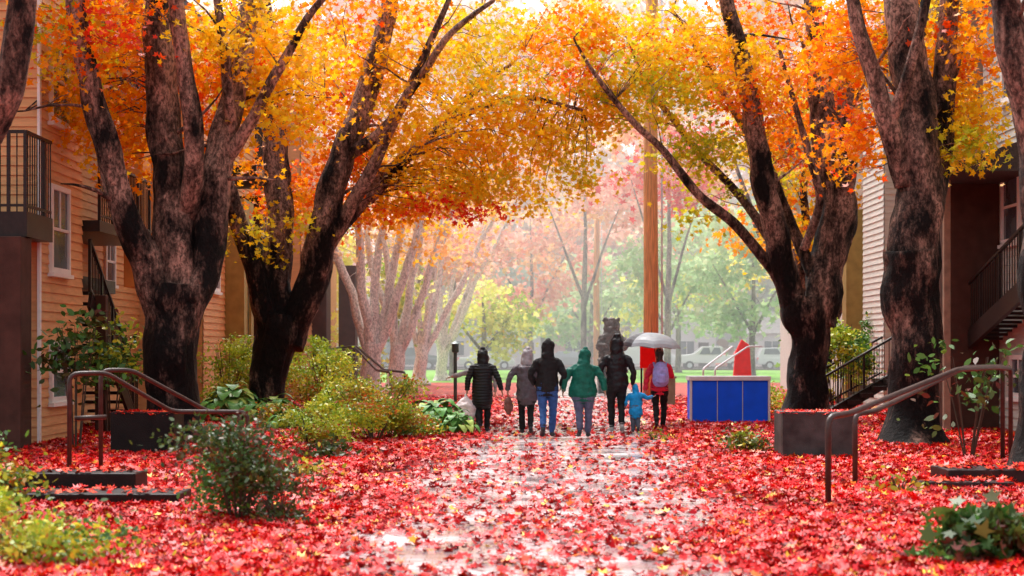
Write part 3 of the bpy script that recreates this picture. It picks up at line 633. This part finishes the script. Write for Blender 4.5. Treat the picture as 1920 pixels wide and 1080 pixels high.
B.loft([(X+.1,Y-.38,Z+.75,.13,.12),(X+.1,Y-.38,Z+1.0,.12,.11)],0,12,.05)
B.build('bear_body',[mat('carved_wood',(.05,.025,.018),.6,.5,9,.8,30)],.03,st,lambda l,c:.06*noise.noise(c*7)+.03*noise.noise(c*18),1)
mb=MB(); mb.box((X-.5,Y-.5,0),(X+.5,Y+.5,.75)); mb.box((X-.56,Y-.56,.75),(X+.56,Y+.56,.86)); mb.obj('plinth',[mat('dark_stone',(.03,.03,.03),.5)],st,bevel=.02)
# ------------------------------------------------------------ people
SKIN=mat('skin',(.45,.25,.17),.5,.1); HAIR=mat('hair',(.03,.018,.012),.5,.3,40); SHOE=mat('shoe',(.03,.03,.035),.5,.2); SOLE=mat('shoe_light',(.45,.45,.45),.5,.2)
def person(name,X,Y,H,top,pants,bulk=1.0,wide=1.0,hem=.82,hood=True,stride=.16,phase=1,armL=None,armR=None,puffer=False,shoe=None,lean=0,rz=0,hoodmat=None,child=False,hip=1.0,headx=0):
    k=H/1.76; e=empty(name,(X,Y,0.012),rz); B=Body()
    def P(x,y,z,a,b_=None): return (x*k+headx*max(0,z-1.45)*k,(y+lean*max(0,z-.9))*k,z*k,a*k,(b_ or a)*k)
    W=wide*bulk; sw=.012*phase
    B.loft([P(sw,0,hem,.18*W*hip,.15*W),P(sw,0,1.0,.176*W*hip,.145*W),P(0,0,1.15,.166*W,.135*W),P(0,.0,1.28,.176*W,.135*W),P(0,-.01,1.36,.166*W,.125*W),P(0,-.01,1.42,.125*W,.105*W),P(0,-.005,1.47,.085*W,.085*W)],0,28)
    B.loft([P(0,0,.86,.158*W*hip,.12*W),P(0,0,.98,.155*W,.12*W)],1,20)
    B.loft([P(0,.0,1.44,.065,.065),P(0,.02,1.58,.058,.06)],2)
    q_=stride/.16
    for s_,ph in ((-1,phase),(1,-phase)):
        if ph<0:
            knee=(s_*.085,.03,.505); ank=(s_*.085,-.20*q_-.04,.13+.07*q_); toe=(s_*.10,-.09*q_,.045)
        else:
            knee=(s_*.1,.11*q_+.02,.50); ank=(s_*.085,.14*q_,.095); toe=(s_*.115,.14*q_+.17,.045)
        B.loft([P(s_*.085*hip,0,.92,.098*W,.11*W),P(s_*.093*hip,.02,.8,.09*W,.105*W),P(*knee,.064*bulk,.072*bulk),P((knee[0]+ank[0])/2,(knee[1]+ank[1])/2-.015,(knee[2]+ank[2])/2+.03,.06*bulk,.064*bulk),P(ank[0],ank[1],ank[2]+.02,.052*bulk,.056*bulk)],1)
        hl=(ank[0],ank[1]-.03,ank[2]-.045)
        B.loft([P(ank[0],ank[1],ank[2]+.02,.042,.042),P(ank[0],ank[1]-.005,ank[2]-.04,.045,.05)],3)
        B.loft([P(*hl,.042,.038),P((hl[0]+toe[0])/2,(hl[1]+toe[1])/2+.01,(hl[2]+toe[2])/2+.005,.046,.038),P(*toe,.05,.028)],3)
    dl=[(-.2*W,0,1.36),(-.25*W,-.03,1.11),(-.255*W,.07,.88)]
    dr=[(.2*W,0,1.36),(.25*W,.0,1.11),(.25*W,-.07,.89)]
    arms=[armL or dl,armR or dr]
    hands=[]
    for s_,A in zip((-1,1),arms):
        sh,el,wr=[Vector(a) for a in A]
        sh=Vector((s_*.178*W,sh.y,1.35)); 
        md=sh.lerp(el,.5); me_=el.lerp(wr,.5)
        B.loft([P(s_*.1*W,sh.y-.005,1.40,.05*bulk),P(*sh,.064*bulk),P(*md,.062*bulk),P(*el,.055*bulk),P(*me_,.05*bulk),P(*wr,.043*bulk)],0)
        d=(wr-el).normalized(); u=Vector((0,1,0)) if abs(d.y)<.8 else Vector((0,0,1))
        n_=d.cross(u).normalized(); u=n_.cross(d).normalized(); inn=n_ if n_.x*(-s_)>0 else -n_
        c=wr+d*.035; q=wr+d*.095
        B.loft([P(*(wr-d*.02),.026,.028),P(*c,.018,.036),P(*q,.016,.04)],2,12,.01,side=tuple(n_))
        for j in range(4):
            off=(j-1.5)*.021; L_=(.062,.075,.07,.055)[j]
            a=wr+d*.1+u*off; b1=a+d*L_*.5+inn*.008; b2=b1+(d*.6+inn*.8).normalized()*L_*.5; 
            B.loft([P(*a,.0095),P(*b1,.009),P(*b2,.008)],2,8,.01)
        a=wr+d*.045+u*.034; b1=a+(d*.6+u*.7+inn*.3).normalized()*.035; b2=b1+(d*.9+inn*.4).normalized()*.03
        B.loft([P(*a,.012),P(*b1,.0105),P(*b2,.009)],2,8,.01)
        hands.append(wr+d*.12+inn*.02)
    hy=.035
    B.loft([P(0,hy+.01,1.565,.05,.06),P(0,hy+.01,1.61,.07,.085),P(0,hy,1.67,.077,.097),P(0,hy-.005,1.715,.068,.085),P(0,hy-.01,1.745,.04,.05)],2,20,.02)
    B.loft([P(0,hy+.1,1.665,.010,.010),P(0,hy+.118,1.64,.015,.014)],2,8,.01)
    B.loft([P(-.02,hy+.096,1.607,.007),P(.02,hy+.096,1.607,.007)],5,8,.01)
    for s_ in (-1,1):
        B.loft([P(s_*.03,hy+.091,1.672,.008),P(s_*.032,hy+.091,1.672,.008)],6,8,.01)
        B.loft([P(s_*.08,hy-.0,1.68,.008,.02),P(s_*.08,hy-.0,1.64,.007,.014)],2,8,.01)
    if hood:
        B.loft([P(0,-.03,1.41,.14,.10),P(0,-.03,1.48,.118,.11),P(0,.0,1.56,.114,.122),P(0,.005,1.65,.12,.13),P(0,.0,1.72,.1,.11),P(0,-.01,1.76,.06,.07)],4,24,.02)
    else:
        B.loft([P(0,hy-.03,1.57,.07,.06),P(0,hy-.03,1.66,.088,.088),P(0,hy-.015,1.72,.083,.09),P(0,hy-.01,1.755,.05,.055)],4,20,.02)
        B.loft([P(0,-.05,1.6,.06,.03),P(0,-.07,1.45,.055,.03)],4,14,.02)
    sd_=X*7
    def disp(lb,c):
        if lb==0 and puffer: return .011*k*abs(math.sin(c.z/k*math.pi/.062+.6*noise.noise(c*6)))*1.2-.004
        if lb in(0,4): return .022*noise.noise(Vector((c.x*6+sd_,c.y*6,c.z*11)))+.010*noise.noise(c*20)
        if lb==1: return .015*noise.noise(Vector((c.x*8+sd_,c.y*8,c.z*17)))
        return 0
    EYE=DARKM
    B.build('body',[top,pants,SKIN,shoe or SHOE,(hoodmat or top) if hood else HAIR,mat('lips',(.4,.12,.1),.4),EYE],.0085*max(.75,k),e,disp,5)
    hw=[Vector((h.x*k,(h.y+lean*max(0,h.z-.9))*k,h.z*k)) for h in hands]
    return e,k,hw
def cl(n,c,r=.6,b=.3): return mat(n,c,r,.25,14,b,90,spec=.3)
BLK=cl('black_nylon',(.010,.009,.012),.4); BLK2=cl('black_fleece',(.009,.008,.009),.75); BPANT=cl('black_trousers',(.009,.009,.011),.7); JEAN=cl('blue_jeans',(.035,.10,.30),.8,.5); JEAN2=cl('grey_jeans',(.11,.12,.20),.8,.5)
GRN=cl('green_jacket',(.0,.11,.075),.55); PONCHO=cl('clear_poncho',(.10,.085,.10),.2,.5); GREY=cl('grey_coat',(.3,.28,.28),.5); CBLUE=cl('child_blue',(.006,.33,.75),.5); REDJ=cl('red_jacket',(.75,.02,.06),.5); LAV=cl('lavender_pack',(.38,.38,.80),.6); PLAS=cl('plastic_bag',(.85,.68,.68),.3)
def bag(parent,c,w,h,m,name='shopping_bag'):
    B=Body(); x,y,z=c
    B.loft([(x,y,z-h,.35*w,.3*w),(x,y,z-h*.8,.55*w,.38*w),(x,y,z-h*.4,.5*w,.32*w),(x,y,z-h*.12,.15*w,.1*w),(x,y,z-h*.03,.05*w,.05*w)],0,18,.03)
    for s_ in (-1,1): B.loft([(x+s_*.07*w,y,z-h*.15,.012,.012),(x+s_*.03*w,y,z+.01,.012,.012),(x,y,z+.02,.012,.012)],0,8,.02)
    B.build(name,[m],.012,parent,lambda l,q:.022*noise.noise(q*11)+.008*noise.noise(q*30),2)
e,k,hw=person('person',-.56,32.7,1.6,BLK,BPANT,1.12,1.08,.62,puffer=True,phase=-1,stride=.1,armL=[(-.25,0,1.39),(-.31,.0,1.12),(-.33,.03,.9)],armR=[(.25,0,1.39),(.33,-.06,1.12),(.39,-.02,.91)])
bag(e,hw[0]+Vector((-.04,-.04,0)),.44,.48,PLAS)
person('person',-.56,34.3,1.5,GREY,BPANT,1.05,1.0,.7,phase=1,armL=[(-.23,0,1.36),(-.48,.05,1.30),(-.76,.08,1.22)])
e,k,hw=person('person',.27,32.0,1.6,PONCHO,BPANT,1.12,1.1,.72,phase=1,stride=.1,headx=.1,armL=[(-.24,0,1.38),(-.36,-.02,1.12),(-.38,.04,.93)],hoodmat=cl('poncho_hood',(.36,.33,.35),.25,.5))
bag(e,hw[0],.16,.34,cl('brown_bag',(.22,.09,.07),.6),'hand_bag')
person('person',.64,30.7,1.75,BLK2,JEAN,1.08,1.06,.86,phase=-1,stride=.2,headx=.05,armL=[(-.24,0,1.4),(-.31,-.02,1.14),(-.24,.12,.98)],armR=[(.24,0,1.4),(.3,-.07,1.12),(.26,.05,.96)])
person('person',1.29,30.7,1.6,GRN,JEAN2,1.2,1.14,.84,phase=-1,stride=.08,hip=1.15,headx=.12,armL=[(-.26,0,1.38),(-.37,-.04,1.15),(-.40,.05,.94)],armR=[(.26,0,1.38),(.38,-.05,1.13),(.41,-.08,.93)])
person('person',2.0,32.6,1.84,BLK,BPANT,1.06,1.06,.86,phase=1,stride=.07,armL=[(-.25,0,1.4),(-.31,-.03,1.14),(-.28,.10,.94)],armR=[(.25,0,1.4),(.3,-.03,1.12),(.30,.06,.89)],shoe=SOLE)
person('child',2.36,32.6,.92,CBLUE,cl('child_trousers',(.1,.12,.16),.7),1.45,.95,.68,phase=1,stride=.06,child=True,armR=[(.3,0,1.36),(.42,.02,1.26),(.60,.05,1.3)],armL=[(-.3,0,1.36),(-.36,0,1.14),(-.36,.06,.98)])
e,k,hw=person('person',2.90,33.5,1.62,REDJ,BPANT,1.05,.98,.86,hood=False,phase=-1,stride=.16,armL=[(-.22,0,1.38),(-.28,-.03,1.12),(-.31,-.06,.87)],armR=[(.22,0,1.38),(.27,.06,1.14),(.12,.26,1.2)])
B=Body()
B.loft([(0,-.2,.92,.15,.09),(0,-.215,1.0,.165,.11),(0,-.21,1.2,.15,.1),(0,-.19,1.3,.1,.06)],0,24,.03)
B.loft([(0,-.31,.95,.1,.035),(0,-.315,1.08,.1,.035)],0,18,.03)
for s_ in(-1,1): B.loft([(s_*.1,-.12,1.24,.03,.015),(s_*.12,-.02,1.33,.03,.015),(s_*.13,.11,1.26,.03,.015),(s_*.13,.12,1.1,.025,.012)],0,10,.03)
B.build('backpack',[LAV],.012,e,lambda l,q:.006*noise.noise(q*15),3)
UMB=mat('umbrella_cloth',(.36,.38,.41),.4,.1); UMD=mat('umbrella_dark',(.05,.055,.07),.4,.1)
ub=empty('umbrella',(2.90,33.5,0)); mb=MB(); hx,hy_,hz=hw[1]; apex=Vector((-.16,.1,1.93)); R=.6; vs=[]
nr=8; seg=6; rings=7
tot=nr*seg
for i in range(rings+1):
    t=i/rings
    for j in range(tot):
        a=2*math.pi*j/tot; sc=abs(math.sin(a*nr/2)); r=R*math.sin(t*1.35)/math.sin(1.35)*(1-.07*t*sc); z=apex.z-.31*(1-math.cos(t*1.35))/(1-math.cos(1.35))+.03*t*sc
        vs.append((apex.x+r*math.cos(a),apex.y+r*math.sin(a),z-.05*r*math.cos(a)))
for i in range(rings):
    for j in range(tot):
        mb_i=1 if (j//seg) in (3,4) else 0
        mb.add([vs[i*tot+j],vs[i*tot+(j+1)%tot],vs[(i+1)*tot+(j+1)%tot],vs[(i+1)*tot+j]],[(0,1,2,3)],mb_i)
mb.tube([apex+Vector((0,0,.06)),apex,Vector((hx,hy_,hz-.1))],[.004,.008,.008],8,2)
mb.tube([Vector((hx,hy_,hz+.04)),Vector((hx,hy_,hz-.12))],.014,8,2)
for j in range(nr):
    a=2*math.pi*(j)/nr; mb.tube([apex.lerp(Vector((hx,hy_,hz)),.25),apex+Vector((math.cos(a)*R*.6,math.sin(a)*R*.6,-.115))],.003,4,2)
o=mb.obj('canopy_and_shaft',[UMB,UMD,DARKM],ub,smooth=True)
# ------------------------------------------------------------ street: cars and houses
def car(name,X,Y,c,kind,flip=1):
    e=empty(name,(X,Y,0.01),0 if flip>0 else math.pi)
    prof=dict(sedan=[(-2.2,.35),(-2.25,.7),(-2.1,.95),(-1.45,1.0),(-.9,1.42),(.5,1.45),(1.25,1.0),(2.1,.85),(2.25,.6),(2.2,.35)],
      suv=[(-2.3,.4),(-2.35,.9),(-2.2,1.15),(-1.95,1.7),(.6,1.75),(1.2,1.2),(2.15,1.05),(2.3,.8),(2.3,.4)],
      pickup=[(-2.8,.5),(-2.8,1.15),(-.9,1.15),(-.85,1.8),(.7,1.82),(1.35,1.25),(2.6,1.12),(2.75,.9),(2.75,.5)],
      van=[(-2.5,.4),(-2.55,2.0),(-2.4,2.2),(1.0,2.2),(1.8,1.35),(2.4,1.15),(2.55,.8),(2.5,.4)])[kind]
    w=.9; mb=MB(); n=len(prof); vs=[]
    for s_ in (-1,1):
        for x,z in prof: vs.append((x,s_*(w if z<1.12 else w*.86),z))
    fs=[tuple(range(n)),tuple(range(2*n-1,n-1,-1))]+[(i,i+n,(i+1)%n+n,(i+1)%n) for i in range(n)]
    mb.add(vs,fs); mb.obj('body',[mat('car_paint_'+kind,c,.25,.03,2,coat=.6)],e,bevel=.06)
    g=MB(); zt=max(z for x,z in prof)-.1
    wins=dict(sedan=[(-1.15,.0),(.06,.85)],suv=[(-1.85,-.6),(-.5,.75)],pickup=[(-.75,.0),(.08,.85)],van=[(.2,1.25)])[kind]
    zb=1.03 if kind=='sedan' else (1.2 if kind!='van' else 1.35)
    for a,b_ in wins:
        for s_ in (-1,1): g.add([(a,s_*w*.925,zb),(b_+.12,s_*w*.925,zb),(b_-.18,s_*w*.885,zt),(a+.12,s_*w*.885,zt)],[(0,1,2,3)])
    g.obj('windows',[GLASS],e)
    t=MB(); L_=1.4 if kind in('sedan','suv') else 1.75
    for x in(-L_,L_):
        for s_ in(-1,1): t.tube([(x,s_*.95,.34),(x,s_*.72,.34)],.34,20); t.tube([(x,s_*.96,.34),(x,s_*.94,.34)],.2,14,1)
    t.obj('wheels',[mat('tyre',(.02,.02,.02),.8),BFR],e)
    l=MB()
    for s_ in(-1,1): l.box((prof[-1][0]-.03,s_*.7-.15,.7),(prof[-1][0]+.03,s_*.7+.15,.85)); l.box((prof[0][0]-.05,s_*.75-.12,.75),(prof[0][0]+.03,s_*.75+.12,.95),1)
    l.obj('lamps',[WHITE,RED],e)
car('parked_car',-7.9,134,(.12,.13,.15),'suv'); car('parked_car',-2.0,134,(.7,.7,.7),'sedan'); car('parked_car',4.2,135,(.3,.32,.35),'sedan',-1)
car('pickup_truck',15.6,134,(.75,.75,.75),'pickup',-1); car('parked_car',21.5,134,(.7,.72,.75),'suv'); car('parked_van',10.5,136,(.75,.75,.76),'van'); car('parked_car',27.5,134,(.35,.1,.1),'sedan')
def house(name,X0,X1,Y,h,wall,rf,door=True):
    e=empty(name); mb=MB(); mb.box((X0,Y,0),(X1,Y+8,h)); mb.obj('walls',[wall],e)
    r=MB(); r.add([(X0-.4,Y-.5,h),(X1+.4,Y-.5,h),(X1+.4,Y+8.5,h),(X0-.4,Y+8.5,h),(X0-.4,Y+4,h+2),(X1+.4,Y+4,h+2)],[(0,1,5,4),(1,2,5),(2,3,4,5),(3,0,4),(3,2,1,0)]); r.obj('roof',[rf],e)
    g=MB(); x=X0+1.2
    while x<X1-2:
        g.box((x,Y-.05,1.1),(x+1.3,Y-.003,2.3),1); g.box((x-.1,Y-.08,1.0),(x+1.4,Y-.052,1.1),0); g.box((x-.1,Y-.08,2.3),(x+1.4,Y-.052,2.4),0); g.box((x+.62,Y-.08,1.1),(x+.68,Y-.052,2.3),0); x+=3.1
    g.obj('windows',[WHITE,GLASS],e)
    if door: d=MB(); d.box((X1-1.5,Y-.06,.1),(X1-.6,Y-.004,2.2)); d.obj('door',[BROWN],e)
PW=mat('pale_wall',(.8,.79,.76),.6,.05); PR=mat('pale_roof',(.6,.57,.55),.7,.2); BRK=mat('brick_wall',(.55,.3,.25),.7,.3,8)
house('white_house',-16,2.5,149,3,PW,PR); house('brick_house',3.5,8.5,150,3.0,BRK,PR); house('white_house',10.5,18,151,4.4,PW,PR); house('white_house',21,40,150,3,PW,PR)
# ------------------------------------------------------------ light, sky, camera
w=bpy.data.worlds.new('World'); S.world=w; w.use_nodes=True; nt=w.node_tree; bg=nt.nodes['Background']
EL,AZ=60,-20
sky=nt.nodes.new('ShaderNodeTexSky'); sky.sky_type='NISHITA'; sky.sun_disc=False; sky.sun_elevation=math.radians(EL); sky.sun_rotation=math.radians(AZ); sky.dust_density=5; sky.air_density=1.2
hs=nt.nodes.new('ShaderNodeHueSaturation'); hs.inputs['Saturation'].default_value=.2; hs.inputs['Value'].default_value=2.25; nt.links.new(sky.outputs[0],hs.inputs['Color']); nt.links.new(hs.outputs[0],bg.inputs[0]); bg.inputs[1].default_value=.14
sd=bpy.data.lights.new('sun','SUN'); sd.energy=4.2; sd.angle=math.radians(30); sd.color=(1,.98,.95); so=bpy.data.objects.new('sun',sd); COL.objects.link(so)
az=math.radians(AZ); el=math.radians(EL); dirv=Vector((math.sin(az)*math.cos(el),math.cos(az)*math.cos(el),math.sin(el)))
so.rotation_euler=dirv.to_track_quat('Z','Y').to_euler()
# rain mist hanging between the trees and the street
fm=bpy.data.materials.new('rain_mist'); fm.use_nodes=True; fn=fm.node_tree; fn.nodes.remove(fn.nodes['Principled BSDF'])
vs_=fn.nodes.new('ShaderNodeVolumeScatter'); vs_.inputs['Density'].default_value=.005; vs_.inputs['Anisotropy'].default_value=.3; vs_.inputs['Color'].default_value=(1,1,1,1)
fn.links.new(vs_.outputs[0],fn.nodes['Material Output'].inputs['Volume'])
mb=MB(); mb.box((-60,50,-.5),(70,148,22)); mb.obj('mist',[fm])
cd=bpy.data.cameras.new('camera'); cd.lens=60; cd.sensor_width=36; cd.shift_y=115/1920; cd.clip_end=3000; cd.clip_start=.1
cd.dof.use_dof=True; cd.dof.focus_distance=31; cd.dof.aperture_fstop=2.2
co=bpy.data.objects.new('camera',cd); COL.objects.link(co); co.location=(0,0,1.6); co.rotation_euler=(math.radians(90),0,0); S.camera=co
